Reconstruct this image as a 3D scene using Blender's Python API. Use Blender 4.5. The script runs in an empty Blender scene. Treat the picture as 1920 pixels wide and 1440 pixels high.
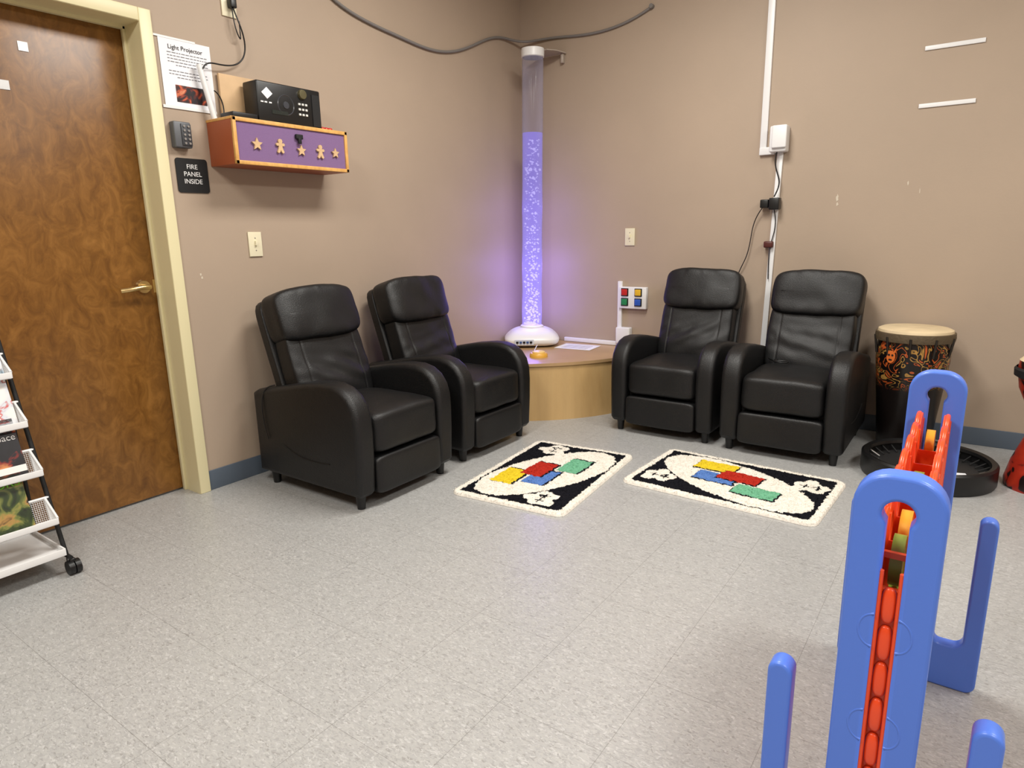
import bpy, bmesh, random
from math import *
from mathutils import Vector, Matrix, noise, Euler
random.seed(4)
S=bpy.context.scene
COL=S.collection

# ------------------------------------------------------------------ materials
def nmat(name):
    m=bpy.data.materials.new(name); m.use_nodes=True
    nt=m.node_tree; b=nt.nodes['Principled BSDF']
    return m,nt,b
def s2l(c):
    return tuple((x/12.92 if x<=0.04045 else ((x+0.055)/1.055)**2.4) for x in [v/255 for v in c])+(1,)
def M(name,rgb,rough=.5,metal=0,bump=0,bscale=100,spec=None,vary=0,vscale=5,emit=0,coat=0):
    m,nt,b=nmat(name); c=s2l(rgb)
    b.inputs['Base Color'].default_value=c
    b.inputs['Roughness'].default_value=rough; b.inputs['Metallic'].default_value=metal
    if spec is not None: b.inputs['Specular IOR Level'].default_value=spec
    if coat: b.inputs['Coat Weight'].default_value=coat
    tc=nt.nodes.new('ShaderNodeTexCoord')
    if vary:
        n=nt.nodes.new('ShaderNodeTexNoise'); n.inputs['Scale'].default_value=vscale; n.inputs['Detail'].default_value=4
        nt.links.new(tc.outputs['Object'],n.inputs['Vector'])
        r=nt.nodes.new('ShaderNodeValToRGB')
        r.color_ramp.elements[0].position=.3; r.color_ramp.elements[1].position=.7
        r.color_ramp.elements[0].color=tuple(x*(1-vary) for x in c[:3])+(1,)
        r.color_ramp.elements[1].color=tuple(min(1,x*(1+vary)) for x in c[:3])+(1,)
        nt.links.new(n.outputs['Fac'],r.inputs['Fac']); nt.links.new(r.outputs['Color'],b.inputs['Base Color'])
    if bump:
        n=nt.nodes.new('ShaderNodeTexNoise'); n.inputs['Scale'].default_value=bscale; n.inputs['Detail'].default_value=3
        nt.links.new(tc.outputs['Object'],n.inputs['Vector'])
        bp=nt.nodes.new('ShaderNodeBump'); bp.inputs['Strength'].default_value=bump; bp.inputs['Distance'].default_value=.004
        nt.links.new(n.outputs['Fac'],bp.inputs['Height']); nt.links.new(bp.outputs['Normal'],b.inputs['Normal'])
    if emit:
        b.inputs['Emission Color'].default_value=c; b.inputs['Emission Strength'].default_value=emit
    return m

def wall_mat(name='wall_paint',k=1.0):
    m,nt,b=nmat(name); L=nt.links.new; N=nt.nodes.new
    tc=N('ShaderNodeTexCoord')
    n=N('ShaderNodeTexNoise'); n.inputs['Scale'].default_value=1.6; n.inputs['Detail'].default_value=5
    L(tc.outputs['Object'],n.inputs['Vector'])
    r=N('ShaderNodeValToRGB'); r.color_ramp.elements[0].position=.3; r.color_ramp.elements[1].position=.75
    r.color_ramp.elements[0].color=s2l((169*k,151*k,133*k)); r.color_ramp.elements[1].color=s2l((176*k,157*k,138*k))
    L(n.outputs['Fac'],r.inputs['Fac']); L(r.outputs['Color'],b.inputs['Base Color'])
    b.inputs['Roughness'].default_value=.56; b.inputs['Specular IOR Level'].default_value=.35
    n2=N('ShaderNodeTexNoise'); n2.inputs['Scale'].default_value=90; n2.inputs['Detail'].default_value=3
    L(tc.outputs['Object'],n2.inputs['Vector'])
    bp=N('ShaderNodeBump'); bp.inputs['Strength'].default_value=.12; bp.inputs['Distance'].default_value=.003
    L(n2.outputs['Fac'],bp.inputs['Height']); L(bp.outputs['Normal'],b.inputs['Normal'])
    return m

def floor_mat():
    m,nt,b=nmat('vinyl_tile'); L=nt.links.new; N=nt.nodes.new
    tc=N('ShaderNodeTexCoord')
    def chips(scale,rot,cols,sx=1,sy=2.0):
        mp=N('ShaderNodeMapping'); mp.inputs['Scale'].default_value=(sx,sy,1); mp.inputs['Rotation'].default_value=(0,0,rot)
        L(tc.outputs['Object'],mp.inputs['Vector'])
        w=N('ShaderNodeTexNoise'); w.inputs['Scale'].default_value=55; L(mp.outputs['Vector'],w.inputs['Vector'])
        v=N('ShaderNodeTexVoronoi'); v.inputs['Scale'].default_value=scale
        mx=N('ShaderNodeMix'); mx.data_type='VECTOR'; mx.inputs['Factor'].default_value=.035
        L(mp.outputs['Vector'],mx.inputs['A']); L(w.outputs['Color'],mx.inputs['B']); L(mx.outputs['Result'],v.inputs['Vector'])
        r=N('ShaderNodeValToRGB'); cr=r.color_ramp; cr.interpolation='CONSTANT'
        cr.elements[0].position=0; cr.elements[0].color=cols[0][1]; cr.elements[1].position=cols[1][0]; cr.elements[1].color=cols[1][1]
        for p,c in cols[2:]:
            e=cr.elements.new(p); e.color=c
        sep=N('ShaderNodeSeparateColor'); L(v.outputs['Color'],sep.inputs['Color']); L(sep.outputs['Red'],r.inputs['Fac'])
        return r
    g=lambda k:(k,k,k,1)
    r1=chips(140,.5,[(0,s2l((155,155,154))),(.2,s2l((163,163,162))),(.55,s2l((168,168,166))),(.85,s2l((179,179,178))),(.95,s2l((145,144,142)))])
    r2=chips(85,-.7,[(0,g(1)),(.87,g(1.09)),(.93,g(.86)),(.975,g(1))],sy=2.8)
    mul0=N('ShaderNodeMix'); mul0.data_type='RGBA'; mul0.blend_type='MULTIPLY'; mul0.inputs['Factor'].default_value=1; mul0.clamp_result=False
    L(r1.outputs['Color'],mul0.inputs['A']); L(r2.outputs['Color'],mul0.inputs['B'])
    br=N('ShaderNodeTexBrick'); br.offset=0; br.inputs['Scale'].default_value=1; br.inputs['Brick Width'].default_value=.305; br.inputs['Row Height'].default_value=.305
    br.inputs['Mortar Size'].default_value=.0008; br.inputs['Mortar Smooth'].default_value=.2; br.inputs['Bias'].default_value=0
    br.inputs['Color1'].default_value=(.985,.985,.985,1); br.inputs['Color2'].default_value=(1.0,1.0,1.0,1); br.inputs['Mortar'].default_value=(.62,.61,.60,1)
    L(tc.outputs['Object'],br.inputs['Vector'])
    mul=N('ShaderNodeMix'); mul.data_type='RGBA'; mul.blend_type='MULTIPLY'; mul.inputs['Factor'].default_value=1
    L(mul0.outputs['Result'],mul.inputs['A']); L(br.outputs['Color'],mul.inputs['B'])
    L(mul.outputs['Result'],b.inputs['Base Color'])
    n=N('ShaderNodeTexNoise'); n.inputs['Scale'].default_value=3; n.inputs['Detail'].default_value=6; L(tc.outputs['Object'],n.inputs['Vector'])
    mr=N('ShaderNodeMapRange'); mr.inputs['To Min'].default_value=.22; mr.inputs['To Max'].default_value=.38; L(n.outputs['Fac'],mr.inputs['Value']); L(mr.outputs['Result'],b.inputs['Roughness'])
    n3=N('ShaderNodeTexNoise'); n3.inputs['Scale'].default_value=22; n3.inputs['Detail'].default_value=2; L(tc.outputs['Object'],n3.inputs['Vector'])
    bp=N('ShaderNodeBump'); bp.inputs['Strength'].default_value=.12; bp.inputs['Distance'].default_value=.004
    L(n3.outputs['Fac'],bp.inputs['Height']); L(bp.outputs['Normal'],b.inputs['Normal'])
    return m

def wood_mat(name,c1,c2,c3,scale=(6,6,1.2),rough=.35,nscale=3.0,dist=2.5,spec=.5,grain=(.8,1.08)):
    m,nt,b=nmat(name); L=nt.links.new; N=nt.nodes.new
    tc=N('ShaderNodeTexCoord'); mp=N('ShaderNodeMapping'); mp.inputs['Scale'].default_value=scale
    L(tc.outputs['Object'],mp.inputs['Vector'])
    n=N('ShaderNodeTexNoise'); n.inputs['Scale'].default_value=nscale; n.inputs['Detail'].default_value=8; n.inputs['Roughness'].default_value=.68; n.inputs['Distortion'].default_value=dist
    L(mp.outputs['Vector'],n.inputs['Vector'])
    r=N('ShaderNodeValToRGB'); cr=r.color_ramp; cr.elements[0].position=.30; cr.elements[0].color=s2l(c1); cr.elements[1].position=.72; cr.elements[1].color=s2l(c3)
    e=cr.elements.new(.5); e.color=s2l(c2)
    L(n.outputs['Fac'],r.inputs['Fac'])
    n2=N('ShaderNodeTexNoise'); n2.inputs['Scale'].default_value=1.0; n2.inputs['Detail'].default_value=3
    mp2=N('ShaderNodeMapping'); mp2.inputs['Scale'].default_value=tuple(s*14 if i<2 else s*2 for i,s in enumerate(scale)); L(tc.outputs['Object'],mp2.inputs['Vector']); L(mp2.outputs['Vector'],n2.inputs['Vector'])
    mr=N('ShaderNodeMapRange'); mr.inputs['From Min'].default_value=.3; mr.inputs['From Max'].default_value=.7; mr.inputs['To Min'].default_value=grain[0]; mr.inputs['To Max'].default_value=grain[1]; L(n2.outputs['Fac'],mr.inputs['Value'])
    mul=N('ShaderNodeMix'); mul.data_type='RGBA'; mul.blend_type='MULTIPLY'; mul.inputs['Factor'].default_value=1
    L(r.outputs['Color'],mul.inputs['A']); L(mr.outputs['Result'],mul.inputs['B']); L(mul.outputs['Result'],b.inputs['Base Color'])
    b.inputs['Roughness'].default_value=rough; b.inputs['Specular IOR Level'].default_value=spec
    return m

def blotch_mat(name,cols,scale=8,rough=.4,pos=None,detail=3,dist=1.0):
    m,nt,b=nmat(name); L=nt.links.new; N=nt.nodes.new
    tc=N('ShaderNodeTexCoord')
    n=N('ShaderNodeTexNoise'); n.inputs['Scale'].default_value=scale; n.inputs['Detail'].default_value=detail; n.inputs['Distortion'].default_value=dist
    L(tc.outputs['Object'],n.inputs['Vector'])
    r=N('ShaderNodeValToRGB'); cr=r.color_ramp
    k=len(cols); pos=pos or [.3+.4*i/(k-1) for i in range(k)]
    cr.elements[0].position=pos[0]; cr.elements[0].color=s2l(cols[0]); cr.elements[1].position=pos[-1]; cr.elements[1].color=s2l(cols[-1])
    for i in range(1,k-1):
        e=cr.elements.new(pos[i]); e.color=s2l(cols[i])
    L(n.outputs['Fac'],r.inputs['Fac']); L(r.outputs['Color'],b.inputs['Base Color']); b.inputs['Roughness'].default_value=rough
    return m

WALL=wall_mat(); FLOOR=floor_mat()
CEIL=M('ceiling_tile',(225,222,214),.9,bump=.3,bscale=60)
BASEB=M('baseboard_rubber',(82,93,106),.5)
DOORW=wood_mat('door_birch',(98,61,20),(124,82,32),(148,102,47),scale=(3,3.5,2.2),rough=.32,nscale=4.2,dist=1.2,grain=(.92,1.03))
FRAMEP=M('frame_cream_paint',(224,214,172),.4)
BRASS=M('satin_brass',(214,188,134),.28,1)
LEATHER=M('black_leather',(18,18,19),.43,bump=.35,bscale=260,spec=.42,vary=.15,vscale=4)
LEATHD=M('black_leather_seam',(8,8,8),.6)
BLKP=M('black_plastic',(16,16,17),.38)
BLKM=M('black_matte',(13,13,14),.7)
WHITE=M('white_plastic',(232,232,232),.35)
WHITEM=M('white_paper',(236,237,242),.7)
IVORY=M('ivory_switch',(228,220,190),.4)
GREYC=M('grey_cable',(122,118,114),.5)
SILV=M('silver',(190,190,190),.3,.9)
GREYK=M('grey_lockbox',(96,98,102),.45,.3)
PLATW=wood_mat('plywood_stage',(184,148,96),(194,160,108),(203,170,118),scale=(1.5,1.5,.5),rough=.42,nscale=2,dist=.6,grain=(.93,1.03))
PLATE=M('stage_top_wood',(176,144,104),.35,vary=.08,vscale=4)
PINE=wood_mat('pine_frame',(206,150,78),(220,168,94),(230,182,112),scale=(3,3,8),rough=.45,nscale=2,dist=.6)
PALEW=M('pale_wood',(206,172,130),.6,vary=.08,vscale=12)
ORANGE=M('orange_paint',(158,80,44),.45)
PURPLE=M('purple_felt',(126,98,140),.95,bump=.5,bscale=300)
BLUE=M('blue_plastic',(84,124,222),.33,bump=.04,bscale=200,spec=.5)
RED=M('red_orange_plastic',(236,78,34),.28)
YEL=M('yellow_plastic',(226,176,50),.35)
GRN=M('green_disc',(132,158,56),.4)
REDB=M('red_button',(190,44,40),.3); YELB=M('yellow_button',(225,180,50),.3); GRNB=M('green_button',(40,130,80),.3); BLUB=M('blue_button',(50,90,180),.3)
TXTW=M('text_white',(235,235,235),.6); TXTK=M('text_black',(20,20,20),.6); TXTG=M('text_grey',(120,120,125),.7)
SKIN=M('drum_skin',(212,192,156),.6,vary=.12,vscale=10)

# ------------------------------------------------------------------ helpers
def E(name,loc=(0,0,0),rotz=0,parent=None):
    e=bpy.data.objects.new(name,None); e.empty_display_size=.1
    COL.objects.link(e); e.location=loc; e.rotation_euler=(0,0,rotz)
    if parent: e.parent=parent
    return e
def add(name,data,par=None,mtx=None):
    o=bpy.data.objects.new(name,data); COL.objects.link(o)
    if par is not None: o.parent=par
    if mtx is not None: o.matrix_basis=mtx
    return o
def fin(bm,name,mat,par=None,mtx=None,smooth=True,ang=35,recalc=True):
    if recalc: bmesh.ops.recalc_face_normals(bm,faces=bm.faces)
    me=bpy.data.meshes.new(name)
    if smooth:
        for f in bm.faces: f.smooth=True
        for e in bm.edges:
            if len(e.link_faces)==2 and e.calc_face_angle(0)>radians(ang): e.smooth=False
    bm.to_mesh(me); bm.free()
    for m in (mat if isinstance(mat,(list,tuple)) else [mat]): me.materials.append(m)
    return add(name,me,par,mtx)
def T(c,rot=(0,0,0)):
    return Matrix.Translation(c)@Euler(rot).to_matrix().to_4x4()
def rbox(name,c,s,mat,par=None,bev=0.0,seg=3,rot=(0,0,0)):
    bm=bmesh.new(); bmesh.ops.create_cube(bm,size=1)
    for v in bm.verts: v.co=Vector((v.co.x*s[0],v.co.y*s[1],v.co.z*s[2]))
    if bev: bmesh.ops.bevel(bm,geom=bm.edges[:],offset=bev,segments=seg,affect='EDGES',profile=.5)
    return fin(bm,name,mat,par,T(c,rot))
def sbox(name,c,s,n,mat,par=None,div=22,rot=(0,0,0),fn=None):
    bm=bmesh.new(); bmesh.ops.create_cube(bm,size=2)
    bmesh.ops.subdivide_edges(bm,edges=bm.edges[:],cuts=div,use_grid_fill=True)
    for v in bm.verts:
        x,y,z=v.co; k=(abs(x)**n+abs(y)**n+abs(z)**n)**(1/n)
        p=Vector((x/k,y/k,z/k))
        q=Vector((p.x*s[0]/2,p.y*s[1]/2,p.z*s[2]/2))
        if fn: q=fn(p,q)
        v.co=q
    return fin(bm,name,mat,par,T(c,rot),ang=80)
def prism(name,pts,thick,mat,par=None,mtx=None,bev=0,seg=3):
    bm=bmesh.new()
    vs=[bm.verts.new((p[0],p[1],-thick/2)) for p in pts]
    f=bm.faces.new(vs); r=bmesh.ops.extrude_face_region(bm,geom=[f])
    tv=[g for g in r['geom'] if isinstance(g,bmesh.types.BMVert)]
    bmesh.ops.translate(bm,verts=tv,vec=(0,0,thick))
    if bev:
        ed=[e for e in bm.edges if abs(e.verts[0].co.z-e.verts[1].co.z)<1e-6]
        bmesh.ops.bevel(bm,geom=ed,offset=bev,segments=seg,affect='EDGES',profile=.5,clamp_overlap=True)
    return fin(bm,name,mat,par,mtx)
def lathe(name,prof,mat,par=None,mtx=None,seg=64,ang=40):
    bm=bmesh.new(); rings=[]
    for r,z in prof:
        if r<1e-5: rings.append([bm.verts.new((0,0,z))])
        else: rings.append([bm.verts.new((r*cos(2*pi*i/seg),r*sin(2*pi*i/seg),z)) for i in range(seg)])
    for a,b in zip(rings,rings[1:]):
        for i in range(seg):
            j=(i+1)%seg
            if len(a)==1 and len(b)==1: continue
            if len(a)==1: bm.faces.new((a[0],b[i],b[j]))
            elif len(b)==1: bm.faces.new((a[i],a[j],b[0]))
            else: bm.faces.new((a[i],a[j],b[j],b[i]))
    return fin(bm,name,mat,par,mtx,ang=ang)
def rod(name,p0,p1,r,mat,par=None,r1=None,seg=24):
    p0=Vector(p0);p1=Vector(p1); d=p1-p0; L=d.length; r1=r if r1 is None else r1
    q=d.to_track_quat('Z','Y').to_matrix().to_4x4()
    return lathe(name,[(0,0),(r,0),(r1,L),(0,L)],mat,par,Matrix.Translation(p0)@q,seg=seg)
def wire(name,pts,r,mat,par=None,smooth=True,mtx=None):
    cu=bpy.data.curves.new(name,'CURVE'); cu.dimensions='3D'; cu.bevel_depth=r; cu.bevel_resolution=3; cu.use_fill_caps=True
    sp=cu.splines.new('NURBS' if smooth else 'POLY'); sp.points.add(len(pts)-1)
    for p,q in zip(sp.points,pts): p.co=(*q,1)
    if smooth: sp.use_endpoint_u=True; sp.order_u=min(4,len(pts)); sp.resolution_u=8
    cu.materials.append(mat)
    return add(name,cu,par,mtx)
def flat(name,loops,ext,mat,par,mtx,bev=0):
    cu=bpy.data.curves.new(name,'CURVE'); cu.dimensions='2D'; cu.fill_mode='BOTH'; cu.extrude=ext; cu.bevel_depth=bev; cu.bevel_resolution=3
    for L in loops:
        sp=cu.splines.new('POLY'); sp.points.add(len(L)-1)
        for p,q in zip(sp.points,L): p.co=(q[0],q[1],0,1)
        sp.use_cyclic_u=True
    cu.materials.append(mat)
    return add(name,cu,par,mtx)
def basis(o,X,Y,Z):
    m=Matrix.Identity(4)
    for i,v in enumerate((X,Y,Z)):
        for j in range(3): m[j][i]=v[j]
    for j in range(3): m[j][3]=o[j]
    return m
def LW(y,z,x=0.0): return basis((x,y,z),(0,1,0),(0,0,1),(1,0,0))
def RW(x,z,y=0.0): return basis((x,y,z),(1,0,0),(0,0,1),(0,-1,0))
def text(name,s,size,mtx,mat,par,align='CENTER',ext=.0004):
    cu=bpy.data.curves.new(name,'FONT'); cu.body=s; cu.size=size; cu.align_x=align; cu.align_y='CENTER'; cu.extrude=ext
    cu.materials.append(mat)
    return add(name,cu,par,mtx)
def circ(cx,cy,r,n=32,a0=0,a1=2*pi,end=False):
    return [(cx+r*cos(a0+(a1-a0)*i/n),cy+r*sin(a0+(a1-a0)*i/n)) for i in range(n+(1 if end else 0))]

# ------------------------------------------------------------------ room shell
HC=3.05; XR=6.2; YF=-7.0
rbox('floor',(XR/2-.1,YF/2,-.05),(XR+.6,-YF+.6,.1),FLOOR)
rbox('ceiling',(XR/2-.1,YF/2,HC+.05),(XR+.6,-YF+.6,.1),CEIL)
DY0,DY1,DH=-2.83,-3.745,2.104
bm=bmesh.new()
for (y0,y1,z0,z1) in [(0.2,DY0,0,HC),(DY0,DY1,DH,HC),(DY1,YF,0,HC)]:
    r=bmesh.ops.create_cube(bm,size=1)
    for v in r['verts']:
        v.co=Vector((-.1+v.co.x*.2,(y0+y1)/2+v.co.y*abs(y1-y0),(z0+z1)/2+v.co.z*(z1-z0)))
fin(bm,'wall_left',WALL,smooth=False)
rbox('wall_right',(XR/2,.1,HC/2),(XR,.2,HC),WALL)
rbox('wall_side',(XR+.1,YF/2,HC/2),(.2,-YF+.4,HC),WALL)
rbox('wall_front',(XR/2,YF-.1,HC/2),(XR,.2,HC),WALL)
rbox('baseboard_left',(.003,(-2.778)/2,.05),(.006,2.778,.1),BASEB,bev=.002)
rbox('baseboard_right',(XR/2+.003,-.003,.05),(XR-.01,.006,.1),BASEB,bev=.002)

d=E('door_1')
rbox('slab',(-.155,(DY0+DY1)/2,DH/2+.004),(.045,abs(DY1-DY0)-.008,DH-.012),DOORW,d,bev=.002)
rod('rose',(-.133,-2.898,1.004),(-.116,-2.898,1.004),.033,BRASS,d,r1=.028)
rod('spindle',(-.118,-2.898,1.004),(-.080,-2.898,1.004),.012,BRASS,d)
wire('lever',[(-.080,-2.890,1.004),(-.072,-2.915,1.006),(-.072,-2.95,1.003),(-.076,-2.985,.997),(-.086,-3.015,.995)],.011,BRASS,d)
rbox('latch_plate',(-.1325,-2.845,1.004),(.003,.012,.06),BRASS,d)
rbox('magnet_a',(-.1315,-3.22,1.951),(.003,.034,.034),SILV,d)
rbox('magnet_b',(-.1315,-3.305,1.80),(.003,.034,.034),SILV,d)
t=E('trim_1')
rbox('jamb_right',(-.09,DY0+.0005,DH/2),(.2,.002,DH),FRAMEP,t)
rbox('stop_right',(-.120,DY0-.006,DH/2),(.02,.012,DH),FRAMEP,t,bev=.002)
rbox('stop_top',(-.120,(DY0+DY1)/2,DH-.006),(.02,abs(DY1-DY0),.012),FRAMEP,t)
rbox('jamb_top',(-.06,(DY0+DY1)/2,DH),(.14,abs(DY1-DY0),.002),FRAMEP,t)
rbox('face_right',(.007,DY0+.026,(DH+.052)/2),(.014,.052,DH+.052),FRAMEP,t,bev=.003)
rbox('face_left',(.007,DY1-.026,(DH+.052)/2),(.014,.052,DH+.052),FRAMEP,t,bev=.003)
rbox('face_top',(.007,(DY0+DY1)/2,DH+.026),(.014,abs(DY1-DY0),.052),FRAMEP,t,bev=.003)
rbox('jamb_left',(-.09,DY1,DH/2),(.2,.002,DH),FRAMEP,t)

# ------------------------------------------------------------------ recliners
def nz(p,s): return noise.noise(Vector(p)*s)
CW=.64
def recliner(loc,rotz,seed,cord=False,ly=0.0):
    e=E('recliner_chair',loc,rotz); e.scale=(1.055,1,1)
    prof=[(.035,.065),(.725,.065),(.742,.085),(.75,.25),(.752,.36),(.748,.43),(.732,.485),(.70,.53),(.655,.56),(.60,.574),(.53,.574),(.42,.56),(.30,.535),(.18,.508),(.07,.488),(.035,.47)]
    for sgn,nm in ((-1,'arm_right'),(1,'arm_left')):
        m=basis((0,sgn*(CW/2-.0525),0),(1,0,0),(0,0,1),(0,-1,0))
        prism(nm,prof,.105,LEATHER,e,m,bev=.028,seg=6)
        for k in (-1,1):
            yy=sgn*(CW/2-.0525)+k*.0505
            pts=[(x-.030 if x>.6 else x,yy,z-.029) for x,z in prof[3:15]]
            wire(nm+'_seam',pts,.0014,LEATHD,e)
    def wr(amp,sc,extra=None):
        def f(p,q):
            d=amp*noise.noise(q*sc+Vector((seed*3.1,seed,0)))
            q=q+p.normalized()*d
            if extra: q=extra(p,q)
            return q
        return f
    rbox('base_frame',(.38,0,.2),(.60,CW-.20,.22),BLKM,e)
    def seatx(p,q):
        if p.z>0: q.z+=.012*(1-p.y**2)*(1-p.x**2*.6)
        return q
    sbox('seat_cushion',(.525,0,.340),(.46,CW-.207,.195),8,LEATHER,e,div=30,fn=wr(.004,9,seatx))
    sbox('footrest_panel',(.70,0,.147),(.11,CW-.207,.178),10,LEATHER,e,div=20,fn=wr(.002,8))
    a=radians(-17.5)
    bx,bz=.235,.40
    def bp(u,w):
        return (bx+u*cos(a)+w*sin(a),ly*(w+.1)*1.8,bz-u*sin(a)+w*cos(a))
    c=bp(-.045,.240); sbox('back_shell',c,(.06,.490,.62),10,LEATHER,e,div=16,rot=(0,a,0))
    def backx(p,q):
        if p.x>0:
            q.x-=.0035*exp(-((abs(q.y)-.160)/.004)**2)*(1 if abs(p.z)<.95 else 0)
            q.x+=.018*(1-p.y**2)*exp(-((p.z+.45)/.5)**2)
            q.x+=.004*sin(q.z*55+q.y*34*sin(seed*1.7)+seed)*exp(-((p.z+.1)/.6)**2)*(.5+1.5*nz(q,10))
        return q
    c=bp(.035,.170); sbox('back_cushion',c,(.12,.465,.41),7,LEATHER,e,div=80,rot=(0,a,0),fn=wr(.005,7,backx))
    def headx(p,q):
        if p.x>0: q.x+=.012*(1-p.y**2)
        q.x+=.003*sin(q.y*60+nz(q,20)*3)*max(0,abs(p.z)-.5)
        q.z-=.008*p.y**2*(1 if p.z>0 else -.3)
        return q
    c=bp(.048,.437); sbox('headrest_pillow',c,(.15,.490,.268),6,LEATHER,e,div=44,rot=(0,a,0),fn=wr(.008,8,headx))
    for x in (.10,.69):
        for y in (-.27,.27): rod('foot',(x,y,.07),(x,y,0),.024,BLKP,e,r1=.018)
    for sgn in (-1,1):
        yy=sgn*(CW/2+.0005)
        wire('pocket_welt',[(.25,yy,.235),(.32,yy,.20),(.42,yy,.188),(.52,yy,.192),(.56,yy,.20)],.003,LEATHD,e)
    if cord:
        yy=-CW/2-.004
        wire('massage_cord',[(.17,-CW/2+.04,.515),(.13,yy+.01,.51),(.12,yy-.004,.45),(.11,yy-.004,.36),(.14,yy-.003,.25)],.003,BLKP,e)
    return e
recliner((.078,-2.248,0),0,1,cord=True,ly=-.006)
recliner((.055,-1.492,0),0,2,ly=-.014)
recliner((1.512,-.030,0),-pi/2,3,ly=.022)
recliner((2.200,-.052,0),-pi/2,4,ly=.024)
rc=E('remote_cord'); 
wire('coil',[(2.02,-.40,.465),(2.05,-.46,.462),(2.12,-.44,.466),(2.16,-.47,.463),(2.10,-.50,.462),(2.04,-.47,.466),(2.08,-.43,.468)],.004,BLKP,rc)

# ------------------------------------------------------------------ corner stage + bubble tube
R0=1.145; PH=.387
st=E('corner_stage')
prism('top',[(0.008,-0.008)]+[(max(x,.008),min(y,-.008)) for x,y in circ(0,0,R0,48,-pi/2,0,True)],.02,PLATE,st,T((0,0,PH-.01)))
prism('riser',[(0.01,-0.01)]+[(max(x,.01),min(y,-.01)) for x,y in circ(0,0,R0-.012,48,-pi/2,0,True)],PH-.02,PLATW,st,T((0,0,(PH-.02)/2)))
bt=E('bubble_tube_lamp',(.25,-.27,PH))
ca,sa=cos(radians(35)),sin(radians(35))
def basefn(p,q):
    if p.z>-.2:
        k=1-.42*((p.z+.2)/1.2)**1.3; q.x*=k; q.y*=k
    return Vector((q.x*ca-q.y*sa,q.x*sa+q.y*ca,q.z))
sbox('base',(0,0,.0695),(.41,.39,.135),4,WHITE,bt,div=26,fn=basefn)
fd=Vector((.5736,-.819,0)).normalized(); rd=Vector((-fd.y,fd.x,0))
pm=basis(Vector((0,0,.044))+fd*.193-rd*.06,tuple(rd),(0,0,1),tuple(fd))
prism('control_panel',[(-.07,-.018),(.07,-.018),(.07,.02),(-.07,.02)],.01,M('panel_grey',(200,205,215),.4),bt,pm)
KB=M('key_blue',(60,90,150),.4)
for i in range(5):
    q=Vector((0,0,.046))+fd*.1985-rd*(.06+.05-.025*i)
    rbox('control_key',q,(.014,.014,.014),KB if i%2 else BLKP,bt)
lean=Matrix.Rotation(radians(1.0),4,'Y')
TL=2.05; WL=1.515; z0=.115
def glow(name,mode):
    m,nt,b=nmat(name); L=nt.links.new; N=nt.nodes.new
    nt.nodes.remove(b); out=nt.nodes['Material Output']
    tr=N('ShaderNodeBsdfTransparent'); em=N('ShaderNodeEmission'); mix=N('ShaderNodeMixShader')
    tc=N('ShaderNodeTexCoord'); sp=N('ShaderNodeSeparateXYZ'); L(tc.outputs['Object'],sp.inputs['Vector'])
    mr=N('ShaderNodeMapRange'); mr.inputs['From Min'].default_value=.1; mr.inputs['From Max'].default_value=1.5
    L(sp.outputs['Z'],mr.inputs['Value'])
    r=N('ShaderNodeValToRGB'); r.color_ramp.elements[0].color=(1,1,1,1); r.color_ramp.elements[0].position=0
    r.color_ramp.elements[1].color=(.52,.52,.52,1); r.color_ramp.elements[1].position=.8
    L(mr.outputs['Result'],r.inputs['Fac'])
    mu=N('ShaderNodeMath'); mu.operation='MULTIPLY'; L(r.outputs['Color'],mu.inputs[0])
    if mode=='water':
        em.inputs['Color'].default_value=(.38,.29,1,1); mu.inputs[1].default_value=1.45; mix.inputs[0].default_value=.60
        tr.inputs['Color'].default_value=(.92,.92,1,1)
    else:
        em.inputs['Color'].default_value=(.74,.66,1,1); mu.inputs[1].default_value=2.5; mix.inputs[0].default_value=.85
    L(mu.outputs[0],em.inputs['Strength'])
    L(tr.outputs[0],mix.inputs[1]); L(em.outputs[0],mix.inputs[2]); L(mix.outputs[0],out.inputs['Surface'])
    return m
WATER=glow('lit_water','water'); BUB=glow('lit_bubbles','b')
m,nt,b=nmat('clear_acrylic'); nt.nodes.remove(b)
tr=nt.nodes.new('ShaderNodeBsdfTransparent'); tr.inputs[0].default_value=(.95,.95,.99,1)
gl=nt.nodes.new('ShaderNodeBsdfPrincipled'); gl.inputs['Base Color'].default_value=(.50,.50,.68,1); gl.inputs['Roughness'].default_value=.08
lw=nt.nodes.new('ShaderNodeLayerWeight'); lw.inputs[0].default_value=.35
mr=nt.nodes.new('ShaderNodeMapRange'); mr.inputs['To Min'].default_value=.09; mr.inputs['To Max'].default_value=.6
mx=nt.nodes.new('ShaderNodeMixShader'); nt.links.new(lw.outputs['Facing'],mr.inputs['Value']); nt.links.new(mr.outputs['Result'],mx.inputs[0])
nt.links.new(tr.outputs[0],mx.inputs[1]); nt.links.new(gl.outputs[0],mx.inputs[2]); nt.links.new(mx.outputs[0],nt.nodes['Material Output'].inputs['Surface'])
ACR=m
rt=.074
lathe('acrylic_tube',[(rt,z0),(rt,TL)],ACR,bt,lean,seg=64)
lathe('water',[(rt-.004,z0+.005),(rt-.004,WL),(0,WL)],WATER,bt,lean,seg=64)
lathe('foot_collar',[(0,z0-.01),(rt+.014,z0-.01),(rt+.012,z0+.03),(rt+.001,z0+.036),(0,z0+.036)],WHITE,bt,lean)
lathe('top_cap',[(0,TL+.012),(rt+.004,TL+.012),(rt+.006,TL),(rt+.005,TL-.04),(rt-.002,TL-.045)],WHITE,bt,lean)
bm=bmesh.new()
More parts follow.
